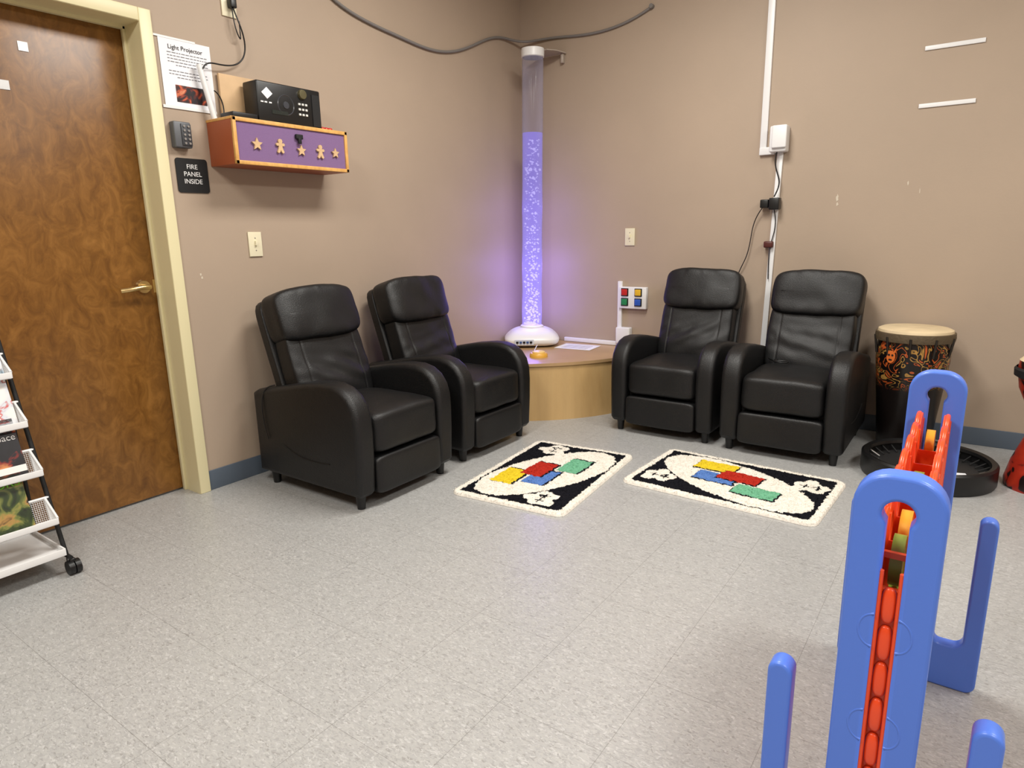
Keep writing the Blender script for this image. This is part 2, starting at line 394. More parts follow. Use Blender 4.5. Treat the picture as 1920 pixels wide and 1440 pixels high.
for i in range(560):
    z=z0+.04+(WL-z0-.08)*random.random()**1.55
    a=random.random()*2*pi; r=(rt-.016)*sqrt(random.random())
    k=random.choice([.003,.004,.005,.006,.008,.010])
    rr=bmesh.ops.create_icosphere(bm,subdivisions=1,radius=k)
    fl=random.uniform(.5,1)
    for v in rr['verts']: v.co=Vector((v.co.x,v.co.y,v.co.z*fl))+Vector((r*cos(a),r*sin(a),z))
fin(bm,'bubbles',BUB,bt,lean)
def light_point(name,loc,col,w,rad=.04,par=None):
    l=bpy.data.lights.new(name,'POINT'); l.energy=w; l.color=col; l.shadow_soft_size=rad
    o=bpy.data.objects.new(name,l); COL.objects.link(o); o.location=loc
    if par: o.parent=par
    return o
light_point('led_low',(0.0,0,.26),(.28,.20,1),11,.05,bt)
light_point('led_mid',(0.01,0,.58),(.28,.20,1),10,.05,bt)
light_point('led_high',(0.02,0,1.0),(.28,.20,1),3.5,.05,bt)
br=E('tube_bracket')
CP=M('clear_plate',(176,164,152),.2)
prism('plate',[(.17,-.012),(.40,-.012),(.385,-.12),(.345,-.18),(.17,-.18)],.006,CP,br,T((0,0,2.455)))
rbox('ear',(.375,-.02,2.42),(.018,.03,.06),CP,br,bev=.004)
yb=E('yellow_switch_button',(.577,-.678,PH))
lathe('body',[(0,0),(.062,0),(.062,.016),(.054,.026),(0,.030)],M('yellow_switch',(218,166,66),.35),yb)
lathe('cap',[(0,.026),(.044,.026),(.044,.034),(.03,.040),(0,.042)],M('amber_cap',(232,200,120),.3),yb)
pp=E('instruction_sheet',(.62,-.22,PH),.1)
rbox('paper',(0,0,.0025),(.28,.21,.002),WHITEM,pp)
for i in range(6): rbox('print_line',(0,-.07+.025*i,.0038),(.2,.004,.0006),TXTG,pp)
wire('usb_cord',[(.41,-.44,PH+.03),(.43,-.50,PH+.012),(.46,-.56,PH+.006),(.50,-.61,PH+.005),(.53,-.65,PH+.01)],.003,WHITE,yb).matrix_basis=Matrix.Translation((-.577,.678,-PH))

# ------------------------------------------------------------------ rugs
def RM(n,c): return M(n,c,.97,bump=.8,bscale=110,spec=.05,vary=.10,vscale=60)
RUGM=[RM('rug_white',(228,222,211)),RM('rug_black',(24,24,29)),RM('rug_yellow',(220,194,48)),RM('rug_red',(172,46,34)),RM('rug_blue',(88,124,186)),RM('rug_green',(112,174,140))]
def rug(loc,rotz,seed):
    random.seed(seed)
    A,B=.455,.30; nx,ny=230,152; rr=.05
    bm=bmesh.new(); g=[]
    def inrect(s,t,cx,cy,w,h,a):
        x=(s-cx)*cos(a)+(t-cy)*sin(a); y=-(s-cx)*sin(a)+(t-cy)*cos(a)
        return abs(x)<w/2 and abs(y)<h/2, abs(x-.004)<w/2+.006 and abs(y+.006)<h/2+.006
    def sd(s,t):
        s+=.009*noise.noise(Vector((s*45,t*45,3))); t+=.009*noise.noise(Vector((s*45,t*45,9)))
        if abs(s)>.418 or abs(t)>.264: return 0
        for (cx,cy,col,a) in [(.016,.06,3,-.06),(-.135,.15,2,.0),(-.085,.0,4,-.03),(.135,-.085,5,-.05)]:
            i,o=inrect(s,t,cx,cy,.20,.120,a)
            if i: return col
            if o: return 1
        x=(s)*cos(-.42)+(t)*sin(-.42); y=-(s)*sin(-.42)+(t)*cos(-.42)
        if (x/.43)**2+(y/.205)**2<1: return 0
        for (cx,cy) in [(-.325,-.13),(.325,.13)]:
            dx,dy=s-cx,t-cy
            ang=atan2(dy,dx); R=.080*(1+.14*sin(5*ang)+.12*cos(3*ang+1))
            if hypot(dx,dy*1.05)<R:
                if abs(dx+.024)<.0045 and abs(dy)<.024: return 1
                if abs(dy)<.0045 and abs(dx+.024)<.022: return 1
                if abs(dx-.034)<.0045 and abs(dy)<.032: return 1
                if abs(dy+.004)<.0045 and .006<dx<.050: return 1
                if abs(dx-.012-(dy)*.7)<.0045 and 0<dy<.032: return 1
                return 0
        return 1
    def outside(s,t,m=0):
        dx=max(0,abs(s)-(A-rr)); dy=max(0,abs(t)-(B-rr)); return hypot(dx,dy)>rr-m
    for j in range(ny+1):
        row=[]
        for i in range(nx+1):
            s=-A+2*A*i/nx; t=-B+2*B*j/ny
            dx=max(0,abs(s)-(A-rr)); dy=max(0,abs(t)-(B-rr)); L=hypot(dx,dy)
            if L>rr:
                s=copysign((A-rr)+dx*rr/L,s) if dx>0 else s
                t=copysign((B-rr)+dy*rr/L,t) if dy>0 else t
            dd=rr-min(L,rr) if (dx>0 or dy>0) else .05
            z=.014+random.uniform(-.0014,.0014)+.003*noise.noise(Vector((s*60,t*60,0)))+.002*noise.noise(Vector((s*20,t*20,4)))
            z=.001+(z-.001)*min(1,dd/.007)**.5
            row.append(bm.verts.new((s,t,z)))
        g.append(row)
    for j in range(ny):
        for i in range(nx):
            f=bm.faces.new((g[j][i],g[j][i+1],g[j+1][i+1],g[j+1][i])); f.smooth=True
            c=f.calc_center_median(); f.material_index=sd(c.x,c.y)
    for k in range(16000):
        s=random.uniform(-A,A); t=random.uniform(-B,B)
        if outside(s,t,.002): continue
        mi=sd(s,t); a=random.uniform(0,2*pi); w=.0016
        hx,hy=random.gauss(0,.004),random.gauss(0,.004); h=.0155+random.uniform(.0,.0035)
        p0=bm.verts.new((s-w*cos(a),t-w*sin(a),.013)); p1=bm.verts.new((s+w*cos(a),t+w*sin(a),.013)); p2=bm.verts.new((s+hx,t+hy,h))
        f=bm.faces.new((p0,p1,p2)); f.material_index=mi
    bmesh.ops.create_cube(bm,size=1,matrix=Matrix.Translation((0,0,.003))@Matrix.Diagonal((2*A-.05,2*B-.05,.005,1)))
    me=bpy.data.meshes.new('card_pattern_rug'); bm.to_mesh(me); bm.free()
    for m_ in RUGM: me.materials.append(m_)
    return add('card_pattern_rug',me,None,T(loc,(0,0,rotz)))
rug((2.115,-1.315,.0),radians(-2.5),11)
rug((1.292,-1.69,.0),radians(95),12)

# ------------------------------------------------------------------ left wall items
bx=E('activity_box_shelf')
Y0,Y1,Z0,Z1,X1=-2.575,-1.92,1.54,1.742,.2
rbox('carcass',(X1/2-.005,(Y0+Y1)/2,(Z0+Z1)/2),(X1-.012,Y1-Y0,Z1-Z0),ORANGE,bx,bev=.002)
rbox('top_board',(X1/2,(Y0+Y1)/2,Z1-.004),(X1-.001,Y1-Y0+.004,.012),PINE,bx,bev=.002)
rbox('purple_panel',(X1-.004,(Y0+Y1)/2,(Z0+Z1)/2),(.006,Y1-Y0-.02,Z1-Z0-.02),PURPLE,bx)
fw=.017
rbox('front_top',(X1,(Y0+Y1)/2,Z1-fw/2),(.014,Y1-Y0,fw),PINE,bx,bev=.002)
rbox('front_bottom',(X1,(Y0+Y1)/2,Z0+fw/2),(.014,Y1-Y0,fw),PINE,bx,bev=.002)
rbox('front_left',(X1,Y0+fw/2,(Z0+Z1)/2),(.014,fw,Z1-Z0),PINE,bx,bev=.002)
rbox('front_right',(X1,Y1-fw/2,(Z0+Z1)/2),(.014,fw,Z1-Z0),PINE,bx,bev=.002)
def star(cy,cz,r):
    pts=[((r if i%2==0 else r*.45)*sin(pi*i/5),(r if i%2==0 else r*.45)*cos(pi*i/5)) for i in range(10)]
    prism('wood_star',pts,.008,PALEW,bx,LW(cy,cz,X1+.005))
def ginger(cy,cz,k):
    half=[(0,.034),(.009,.031),(.012,.022),(.008,.013),(.02,.014),(.026,.007),(.02,0),(.010,0),(.012,-.012),(.02,-.028),(.014,-.035),(.005,-.03),(0,-.018)]
    pts=half+[(-x,y) for x,y in half[-2:0:-1]]
    prism('wood_gingerbread',[(x*k,y*k) for x,y in pts],.008,PALEW,bx,LW(cy,cz,X1+.005))
star(-2.46,1.633,.029); ginger(-2.335,1.636,.95); star(-2.215,1.625,.027); ginger(-2.10,1.63,.95); star(-2.005,1.63,.025)
rbox('clasp',(X1+.008,-2.225,1.688),(.014,.04,.022),BLKM,bx,bev=.003)
rbox('clasp_tab',(X1+.012,-2.225,1.67),(.01,.018,.03),BLKM,bx,bev=.003)
sb=E('compact_stereo',(0,.022,.0015))
sx=.15
rbox('body',(.095,-2.235,1.837),(.11,.365,.183),BLKP,sb,bev=.008)
rbox('speaker_grille',(sx+.001,-2.085,1.83),(.004,.045,.15),BLKM,sb)
DR=M('dark_ring',(60,62,68),.3)
lathe('cd_ring',[(.042,0),(.045,.003),(.048,0)],DR,sb,LW(-2.262,1.835,sx))
lathe('cd_hub',[(0,.004),(.016,.003),(.017,0)],DR,sb,LW(-2.262,1.835,sx))
lathe('dial',[(0,.014),(.021,.012),(.024,0)],M('dial_metal',(120,115,88),.3,.7),sb,LW(-2.165,1.897,sx))
prism('diamond_sticker',[(0,.026),(.03,0),(0,-.026),(-.03,0)],.002,WHITEM,sb,LW(-2.365,1.876,sx+.001))
rbox('display',(sx+.001,-2.30,1.796),(.003,.09,.018),M('lcd',(40,46,44),.2),sb)
KL=M('key_light',(210,212,210),.4)
for i in range(3):
    for j in range(3): rbox('key',(sx+.002,-2.185+.02*i,1.85-.024*j),(.006,.012,.010),KL,sb,bev=.001)
for k in (-2.395,-2.375,-2.35): rbox('small_label',(sx+.001,k,1.835),(.002,.014,.006),TXTW,sb)
dp=E('disc_player')
rbox('body',(.105,-2.470,1.7585),(.10,.13,.030),BLKP,dp,bev=.004)
bb=E('backing_board')
rbox('board',(.016,-2.33,1.8505),(.014,.34,.212),PALEW,bb,bev=.001)
rt_=E('red_toy'); 
for k in range(4): sbox('bead',(.10,-2.015+.024*k,1.757),(.03,.026,.026),3,REDB,rt_,div=6)
oc=E('power_outlet')
rbox('plate',(.004,-2.40,2.275),(.007,.075,.12),IVORY,oc,bev=.002)
rbox('plug',(.025,-2.395,2.27),(.035,.03,.04),BLKP,oc,bev=.005)
wire('cord',[(.03,-2.395,2.25),(.05,-2.39,2.2),(.045,-2.36,2.14),(.03,-2.35,2.06),(.03,-2.40,2.0),(.04,-2.50,1.985),(.05,-2.575,1.99),(.05,-2.59,1.955)],.0035,BLKP,oc)
wire('cord_b',[(.03,-2.40,2.25),(.045,-2.41,2.17),(.04,-2.375,2.10),(.03,-2.37,2.13),(.03,-2.37,2.2)],.0028,BLKP,oc)
wr=E('cord_sleeve')
rod('sleeve',(.035,-2.600,1.972),(.045,-2.558,1.7465),.0125,WHITE,wr)
wire('cord_tail',[(.045,-2.545,1.87),(.04,-2.515,1.86),(.04,-2.50,1.82),(.04,-2.505,1.78)],.003,BLKP,wr)
po=E('light_projector_notice')
prism('sheet',[(-.118,-.142),(.118,-.142),(.118,.142),(-.118,.142)],.0015,WHITEM,po,LW(-2.638,1.922,.003))
prism('strip_top',[(-.13,-.004),(.06,-.004),(.06,.004),(-.13,.004)],.002,WHITE,po,LW(-2.648,2.066,.004))
prism('strip_bottom',[(-.13,-.006),(.12,-.006),(.12,.006),(-.13,.006)],.002,WHITE,po,LW(-2.638,1.782,.004))
text('title','Light Projector',.026,LW(-2.638,2.03,.005),TXTK,po)
random.seed(2)
for i in range(9):
    if i==5: continue
    z=2.008-.0125*i; L=.17 if i not in (4,8) else .10
    y=-2.638-L/2
    while y<-2.638+L/2:
        w=random.uniform(.006,.018); rbox('print_line',(.0046,y+w/2,z),(.0006,w,.0030),TXTG,po); y+=w+.004
prism('picture',[(-.07,-.035),(.07,-.035),(.07,.035),(-.07,.035)],.0012,blotch_mat('galaxy_print',[(14,10,14),(30,18,26),(90,34,28),(190,80,44),(214,150,110)],14,.4,dist=1.5,pos=[.35,.46,.51,.57,.68]),po,LW(-2.632,1.842,.005))
kb=E('key_lock_box')
rbox('body',(.02,-2.714,1.664),(.04,.078,.11),GREYK,kb,bev=.006)
rbox('face',(.042,-2.70,1.664),(.006,.045,.092),M('lockface',(70,72,76),.4,.4),kb,bev=.002)
for i in range(5):
    for j in range(2): rod('button',(.044,-2.71+.02*j,1.70-.018*i),(.049,-2.71+.02*j,1.70-.018*i),.005,SILV,kb,seg=12)
fs=E('fire_panel_sign')
pts=[]
for cx,cy,a in [(.062,.062,0),(-.062,.062,pi/2),(-.062,-.062,pi),(.062,-.062,3*pi/2)]:
    pts+=circ(cx,cy,.013,6,a,a+pi/2,True)
prism('plate',pts,.004,BLKM,fs,LW(-2.672,1.494,.003))
for i,s in enumerate(['FIRE','PANEL','INSIDE']): text('line_'+str(i+1),s,.029,LW(-2.672,1.532-.032*i,.0055),TXTW,fs)
def switch(name,mt):
    e=E(name); 
    prism('plate',[(-.037,-.06),(.037,-.06),(.037,.06),(-.037,.06)],.007,IVORY,e,mt@Matrix.Translation((0,0,.0045)),bev=.002)
    prism('toggle',[(-.005,-.010),(.005,-.010),(.005,.012),(-.005,.012)],.016,IVORY,e,mt@Matrix.Translation((0,.004,.012)),bev=.001)
    for s in (-1,1): lathe('screw',[(0,.0015),(.003,.0012),(.0035,0)],SILV,e,mt@Matrix.Translation((0,s*.03,.008)),seg=12)
switch('light_switch',LW(-2.388,1.182))
switch('light_switch',RW(.92,1.172))
gc=E('grey_flex_cable')
wire('run',[(.012,-1.90,2.52),(.012,-1.80,2.435),(.012,-1.55,2.38),(.012,-1.30,2.365),(.012,-1.0,2.33),(.012,-.72,2.385),(.012,-.45,2.52),(.012,-.28,2.575),(.03,-.10,2.57),(.12,-.03,2.57),(.30,-.012,2.575),(.56,-.012,2.54),(.80,-.012,2.55),(.95,-.012,2.59),(1.045,-.012,2.63)],.0085,GREYC,gc)
rod('end_clip',(1.045,-.0,2.632),(1.045,-.03,2.632),.014,GREYC,gc)
# ------------------------------------------------------------------ right wall items
rw=E('cable_raceway')
rbox('upper_run',(1.805,-.009,(HC+1.66)/2),(.040,.018,HC-1.66),WHITE,rw,bev=.003)
rbox('elbow',(1.83,-.012,1.675),(.09,.024,.045),WHITE,rw,bev=.004)
rbox('lower_run',(1.892,-.009,(1.66+.10)/2),(.034,.018,1.56),WHITE,rw,bev=.003,rot=(0,radians(1.3),0))
rbox('outlet_box',(1.905,-.04,1.735),(.10,.08,.15),WHITE,rw,bev=.01)
rbox('outlet_lid',(1.915,-.088,1.745),(.085,.02,.13),WHITE,rw,bev=.008)
rbox('adapter_a',(1.845,-.04,1.362),(.05,.05,.05),BLKP,rw,bev=.006)
rbox('adapter_b',(1.905,-.045,1.36),(.06,.06,.07),BLKP,rw,bev=.006)
rbox('red_switch',(1.880,-.03,1.115),(.055,.04,.04),M('dark_red',(80,34,30),.4),rw,bev=.008)
wire('cord_up',[(1.90,-.06,1.66),(1.885,-.06,1.60),(1.92,-.05,1.52),(1.93,-.05,1.46),(1.90,-.06,1.40)],.004,BLKP,rw)
wire('cord_down',[(1.84,-.04,1.35),(1.78,-.03,1.28),(1.77,-.03,1.15),(1.75,-.03,1.03),(1.72,-.03,.98),(1.70,-.02,.93)],.003,BLKP,rw)
wire('cord_down_b',[(1.90,-.04,1.33),(1.92,-.03,1.25),(1.90,-.03,1.14),(1.88,-.03,1.08),(1.89,-.03,.9)],.003,BLKP,rw)
for i,(x0,x1,z) in enumerate([(2.61,2.875,2.13),(2.61,2.865,1.842)]):
    e=E('white_wall_strip'); rbox('strip',((x0+x1)/2,-.004,z),(x1-x0,.007,.022),WHITE,e,bev=.002)
sc=E('paint_scuffs')
SC=M('plaster_patch',(205,194,176),.8)
def blob(cx,cz,w,h,seed):
    random.seed(seed); pts=[(w*cos(a)*random.uniform(.5,1.2),h*sin(a)*random.uniform(.6,1.2)) for a in [2*pi*i/12 for i in range(12)]]
    prism('chip',pts,.0008,SC,sc,RW(cx,cz,-.0006))
blob(2.245,1.38,.007,.022,1); blob(2.248,1.345,.006,.012,2); blob(2.60,1.445,.004,.012,3); blob(2.66,1.40,.0025,.015,4)
for (yy,zz) in [(-2.69,1.05),(-2.685,1.035)]: prism('nick',[(-.004,-.006),(.005,-.004),(.003,.006),(-.004,.004)],.0008,SC,sc,LW(yy,zz,.0006))
bp_=E('color_button_panel')
rbox('riser',(.855,-.01,.64),(.032,.02,.44),WHITE,bp_,bev=.003)
rbox('plate',(.965,-.02,.745),(.21,.036,.155),WHITE,bp_,bev=.005)
for (x,z,m_) in [(.905,.785,REDB),(1.01,.785,YELB),(.905,.715,GRNB),(1.01,.715,BLUB)]:
    rbox('bezel',(x,-.04,z),(.056,.008,.056),BLKM,bp_,bev=.002); rbox('button',(x,-.047,z),(.044,.012,.044),m_,bp_,bev=.004)
rbox('socket_box',(.90,-.03,.47),(.11,.055,.12),WHITE,bp_,bev=.008)
hr=E('stage_raceway'); rbox('run',(.62,-.014,PH+.017),(.46,.024,.03),WHITE,hr,bev=.003)

# ------------------------------------------------------------------ drums, trampoline
dm=E('conga_drum',(2.732,-.215,0))
m,nt,b=nmat('painted_drum'); L=nt.links.new; N=nt.nodes.new
tc=N('ShaderNodeTexCoord'); n=N('ShaderNodeTexNoise'); n.inputs['Scale'].default_value=13; n.inputs['Detail'].default_value=1.5; n.inputs['Distortion'].default_value=1.2
L(tc.outputs['Object'],n.inputs['Vector']); r=N('ShaderNodeValToRGB'); cr=r.color_ramp; cr.interpolation='LINEAR'
DK=s2l((20,15,14)); OG=s2l((186,88,38)); GD=s2l((168,126,62))
cr.elements[0].position=0; cr.elements[0].color=DK; cr.elements[1].position=1; cr.elements[1].color=DK
for p_,c_ in [(.40,DK),(.412,OG),(.435,OG),(.447,DK),(.53,DK),(.542,GD),(.565,GD),(.577,DK),(.635,DK),(.65,OG),(.71,OG),(.73,DK)]:
    e_=cr.elements.new(p_); e_.color=c_
L(n.outputs['Fac'],r.inputs['Fac'])
sp=N('ShaderNodeSeparateXYZ'); L(tc.outputs['Object'],sp.inputs['Vector'])
gt=N('ShaderNodeMapRange'); gt.inputs['From Min'].default_value=.34; gt.inputs['From Max'].default_value=.40; L(sp.outputs['Z'],gt.inputs['Value'])
mm=N('ShaderNodeMixRGB'); mm.inputs[1].default_value=DK; L(gt.outputs['Result'],mm.inputs[0]); L(r.outputs['Color'],mm.inputs[2]); L(mm.outputs[0],b.inputs['Base Color']); b.inputs['Roughness'].default_value=.3
PD=m
lathe('shell',[(0,0),(.130,0),(.134,.03),(.148,.2),(.168,.4),(.178,.5),(.178,.57),(.168,.635)],PD,dm)
lathe('rim',[(.168,.60),(.188,.605),(.192,.625),(.190,.65),(.180,.652),(.17,.64)],M('rope_rim',(90,76,56),.6,bump=.8,bscale=60),dm)
lathe('head',[(.182,.648),(.178,.664),(.16,.672),(0,.674)],SKIN,dm)
LM=M('lug_metal',(60,55,50),.4,.6)
for i in range(10):
    a=2*pi*i/10+.3; rod('lug',(.178*cos(a),.178*sin(a),.53),(.193*cos(a),.193*sin(a),.63),.006,LM,dm,seg=10)
PO=M('drum_orange',(222,116,52),.4)
def onDrum(ang,z,pts,mat,nm,off=.001):
    r=.178 if z>.45 else .170; d_=Vector((sin(ang),-cos(ang),0)); rt2=Vector((cos(ang),sin(ang),0))
    prism(nm,pts,.005,mat,dm,basis(d_*(r+off)+Vector((0,0,z)),tuple(rt2),(0,0,1),tuple(d_)))
onDrum(-.52,.525,[(x*.024,y*.034) for x,y in circ(0,0,1,14)],PO,'painted_face')
for s in (-1,1):
    onDrum(-.52+s*.055,.535,[(x*.006,y*.006) for x,y in circ(0,0,1,8)],BLKM,'eye',.003)
    onDrum(-.52+s*.10,.56,[(-.005,-.010),(.005,-.010),(.008*s,.016)],PO,'crest',.002)
onDrum(-.52,.510,[(-.010,-.004),(.010,-.004),(.008,.004),(-.008,.004)],BLKM,'mouth',.003)
tp=E('mini_trampoline',(2.878,-.695,0))
RT=.29
lathe('rim',[(RT-.035,.085),(RT-.03,.10),(RT-.01,.105),(RT,.096),(RT,.012),(RT-.008,.0),(RT-.025,.0),(RT-.025,.08)],BLKP,tp,seg=96)
lathe('mat',[(0,.045),(RT-.025,.045)],M('mat_black',(34,34,35),.5,bump=.3,bscale=200),tp)
rbox('label',(.12,-.06,.0475),(.10,.05,.002),WHITEM,tp,rot=(0,0,.3))
for i in range(30):
    a=2*pi*i/30; rod('spring',((RT-.027)*cos(a),(RT-.027)*sin(a),.075),((RT-.075)*cos(a),(RT-.075)*sin(a),.050),.0035,SILV if i%7==0 else BLKM,tp,seg=8)
rd_=E('djembe_drum',(3.345,-.60,0))
REDD=blotch_mat('carved_red',[(20,12,12),(30,16,14),(150,36,22),(170,48,28)],14,.35,pos=[.3,.46,.5,.8],detail=1)
lathe('shell',[(0,0),(.155,0),(.158,.03),(.14,.12),(.10,.24),(.085,.31),(.11,.38),(.15,.47),(.165,.56),(.16,.60)],REDD,rd_)
lathe('rim',[(.16,.52),(.176,.53),(.178,.56),(.17,.57)],BLKM,rd_)
lathe('head',[(.162,.6),(.15,.612),(0,.614)],SKIN,rd_)

# ------------------------------------------------------------------ giant four-in-a-row game
gm=E('giant_four_in_a_row_game')
GX=2.943; YN,YFAR=-3.32,-2.46; HT=.849
def arcp(cx,cy,r,a0,a1,n=8): return circ(cx,cy,r,n,radians(a0),radians(a1),True)
def trident():
    o=[]
    hw=.056; ri,ro=.1315,.1595; rr=.014; zb=.006
    o+=[(-ro,zb+.02)]+arcp(-ro+.02,zb+.02,.02,180,270)[1:]
    o+=[(ro-.02,zb)]+arcp(ro-.02,zb+.02,.02,270,360)[1:]
    o+=arcp((ri+ro)/2,.484-rr,rr,0,180,12)
    o+=arcp(ri-.03,.118+.03,.03,0,-90)
    o+=arcp(hw+.02,.118+.02,.02,270,180)
    o+=arcp(hw-.045,HT-.045,.045,0,90)+arcp(-hw+.045,HT-.045,.045,90,180)
    o+=arcp(-hw-.02,.118+.02,.02,0,-90)
    o+=arcp(-ri+.03,.118+.03,.03,270,180)
    o+=arcp(-(ri+ro)/2,.484-rr,rr,0,180,12)
    k=arcp(0,HT-.056,.028,-40,220,24)+[(-.0215,.17),(.0215,.17)]
    return [o,k]
for y,nm in ((YN,'end_frame_near'),(YFAR,'end_frame_far')):
    flat(nm,trident(),.014,BLUE,gm,basis((GX,y,0),(1,0,0),(0,0,1),(0,-1,0)),bev=.006)
    for z in (.60,.43,.26):
        for s in (-1,1):
            pts=[(GX+s*(.0165+.020*sin(a)),y-.0184,z+.028*cos(a)) for a in [pi*i/10 for i in range(11)]]
            wire('emboss',pts,.0024,BLUE,gm)
ya,yb_=YN+.026,YFAR-.026; NC=7; pit=(yb_-ya)/NC; ZB,ZT=.15,.725
loops=[[(ya,ZB),(yb_,ZB)]]
top=[]
for c in range(NC-1,-1,-1):
    cy=ya+pit*(c+.5)
    top+=[(cy+pit/2*cos(a),ZT+.034*sin(a)) for a in [pi*i/12 for i in range(0,12)]]
loops[0]+=[(yb_,ZT)]+top[1:]+[(ya,ZT)]
NR=6; zp=(ZT-ZB-.02)/NR
for c in range(NC):
    for r_ in range(NR):
        loops.append(circ(ya+pit*(c+.5),ZB+.02+zp*(r_+.5),.038,24))
GS=.026
for sx_,nm in ((-GS,'grid_left'),(GS,'grid_right')):
    flat(nm,loops,.0025,RED,gm,basis((GX+sx_,0,0),(0,1,0),(0,0,1),(1,0,0)),bev=.0015)
    for c in range(NC+1):
        yy=ya+pit*c
        rod('rib',(GX+sx_*1.1,yy,ZB),(GX+sx_*1.1,yy,ZT+.01),.009,RED,gm,seg=14)
    for c in range(NC):
        cy=ya+pit*(c+.5)
        wire('scallop',[(GX+sx_*1.15,cy+pit/2*cos(a),ZT+.034*sin(a)) for a in [pi*i/10 for i in range(11)]],.0055,RED,gm)
        for r_ in range(NR):
            cz=ZB+.02+zp*(r_+.5)
            lathe('ring',[(.038,0),(.046,0),(.043,.010),(.039,.010)],RED,gm,basis((GX+sx_,cy,cz),(0,1,0),(0,0,1),(1,0,0)) if sx_>0 else basis((GX+sx_,cy,cz),(0,-1,0),(0,0,1),(-1,0,0)),seg=24)
for c in range(1,NC):
    rbox('divider',(GX,ya+pit*c,(ZB+ZT)/2-.02),(.044,.004,ZT-ZB-.04),RED,gm)
# moulded red end channel that fills the slot of the near end frame
rbox('end_wall',(GX,YN+.006,.41),(.030,.012,.51),RED,gm,bev=.002)
for i in range(8): 
    z=.185+.065*i
    sbox('end_bump',(GX,YN-.002,z),(.022,.016,.060),2.8,RED,gm,div=8)
for s in (-1,1): rod('end_rail',(GX+s*.0145,YN-.011,ZB+.02),(GX+s*.0145,YN-.011,.70),.0042,RED,gm,seg=14)
rbox('bottom_tray',(GX,(ya+yb_)/2,ZB-.006),(.05,yb_-ya,.012),RED,gm,bev=.003)
rbox('top_pin',(GX,ya+.012,.706),(.040,.008,.010),RED,gm)
for (c,rows) in [(0,[1,1,1,0,1,1]),(1,[0,1,0,1,0,0]),(2,[1,0,1]),(3,[0,1,1,0,1,1]),(4,[1,0,1]),(5,[1,1,0,0,1]),(6,[0,1,0,1,0,0])]:
    for r_,k in enumerate(rows):
        cy=ya+pit*(c+.5); cz=ZB+.02+zp*(r_+.5)
        rod('disc',(GX-.009,cy,cz),(GX+.009,cy,cz),.042,YEL if k==0 else GRN,gm,seg=32)
LWH=M('latch_white',(228,205,205),.3)
rbox('latch_frame',(GX,YN-.018,.300),(.034,.012,.056),LWH,gm,bev=.005)
rbox('latch_a',(GX,YN-.024,.287),(.026,.008,.020),RED,gm,bev=.003)
rbox('latch_b',(GX,YN-.024,.312),(.026,.008,.020),RED,gm,bev=.003)

# ------------------------------------------------------------------ magazine rack
rk=E('rolling_magazine_rack')
ys,ye=-3.53,-4.15
def lx(z): return .325-(z-.066)*.357
for y in (ys,ye):
    rod('leaning_post',(lx(.07),y,.07),(lx(.92),y,.92),.008,BLKM,rk)
    rod('base_rail',(.36,y,.07),(.05,y,.07),.008,BLKM,rk)
    rod('rear_post',(.05,y,.07),(lx(.92),y,.92),.007,BLKM,rk)
    for x in (.345,.06):
        rod('caster_stem',(x,y,.07),(x,y,.05),.006,SILV,rk)
        rod('caster_wheel',(x+.005,y-.012,.0275),(x+.005,y+.006,.0275),.027,BLKP,rk)
        rod('caster_wheel_b',(x+.005,y+.010,.0275),(x+.005,y+.028,.0275),.027,BLKP,rk)
        rbox('caster_hood',(x-.004,y+.006,.047),(.036,.022,.032),BLKP,rk,bev=.006)
rod('top_rail',(lx(.92),ys,.92),(lx(.92),ye,.92),.008,BLKM,rk)
rbox('bottom_shelf',(.20,(ys+ye)/2,.088),(.30,abs(ye-ys)-.02,.006),WHITE,rk)
for x in (.35,.05): rbox('bottom_shelf_lip',(x,(ys+ye)/2,.094),(.006,abs(ye-ys)-.016,.026),WHITE,rk,bev=.001)
for y in (ys-.01,ye+.01): rbox('bottom_shelf_end',(.20,y,.094),(.30,.006,.026),WHITE,rk,bev=.001)
def meshpanel(name,o,X,Y,w,h,nx,ny):
    bm=bmesh.new(); g=[[bm.verts.new((w*i/nx,h*j/ny,0)) for i in range(nx+1)] for j in range(ny+1)]
    for j in range(ny):
        for i in range(nx): bm.faces.new((g[j][i],g[j][i+1],g[j+1][i+1],g[j+1][i]))
    Z=Vector(X).cross(Vector(Y))
    ob=fin(bm,name,WHITE,rk,basis(o,X,Y,tuple(Z)),smooth=False)
    md=ob.modifiers.new('w','WIREFRAME'); md.thickness=.0014
covers=[('magazine_a',blotch_mat('cover_dino',[(18,26,14),(50,66,26),(120,124,60),(170,130,70),(26,20,18)],14,pos=[.32,.44,.52,.6,.7]),'DINOSAURS',(120,210,60)),
        ('magazine_b',blotch_mat('cover_space',[(12,11,16),(20,18,26),(130,34,26),(220,150,90)],12,pos=[.3,.5,.56,.66]),'We Learn\nAbout Space',(240,240,240)),
        ('magazine_c',blotch_mat('cover_light',[(232,230,226),(206,212,220),(196,60,50),(232,230,226)],12,pos=[.35,.5,.55,.6]),'',(0,0,0)),
        ('magazine_d',blotch_mat('cover_pale',[(232,232,236),(110,170,200),(40,110,160),(226,226,230)],12,pos=[.38,.5,.56,.64]),'',(0,0,0))]
la=atan(.357)
W_=abs(ye-ys)
up=Vector((-sin(la),0,cos(la))); nn=Vector((cos(la),0,sin(la)))
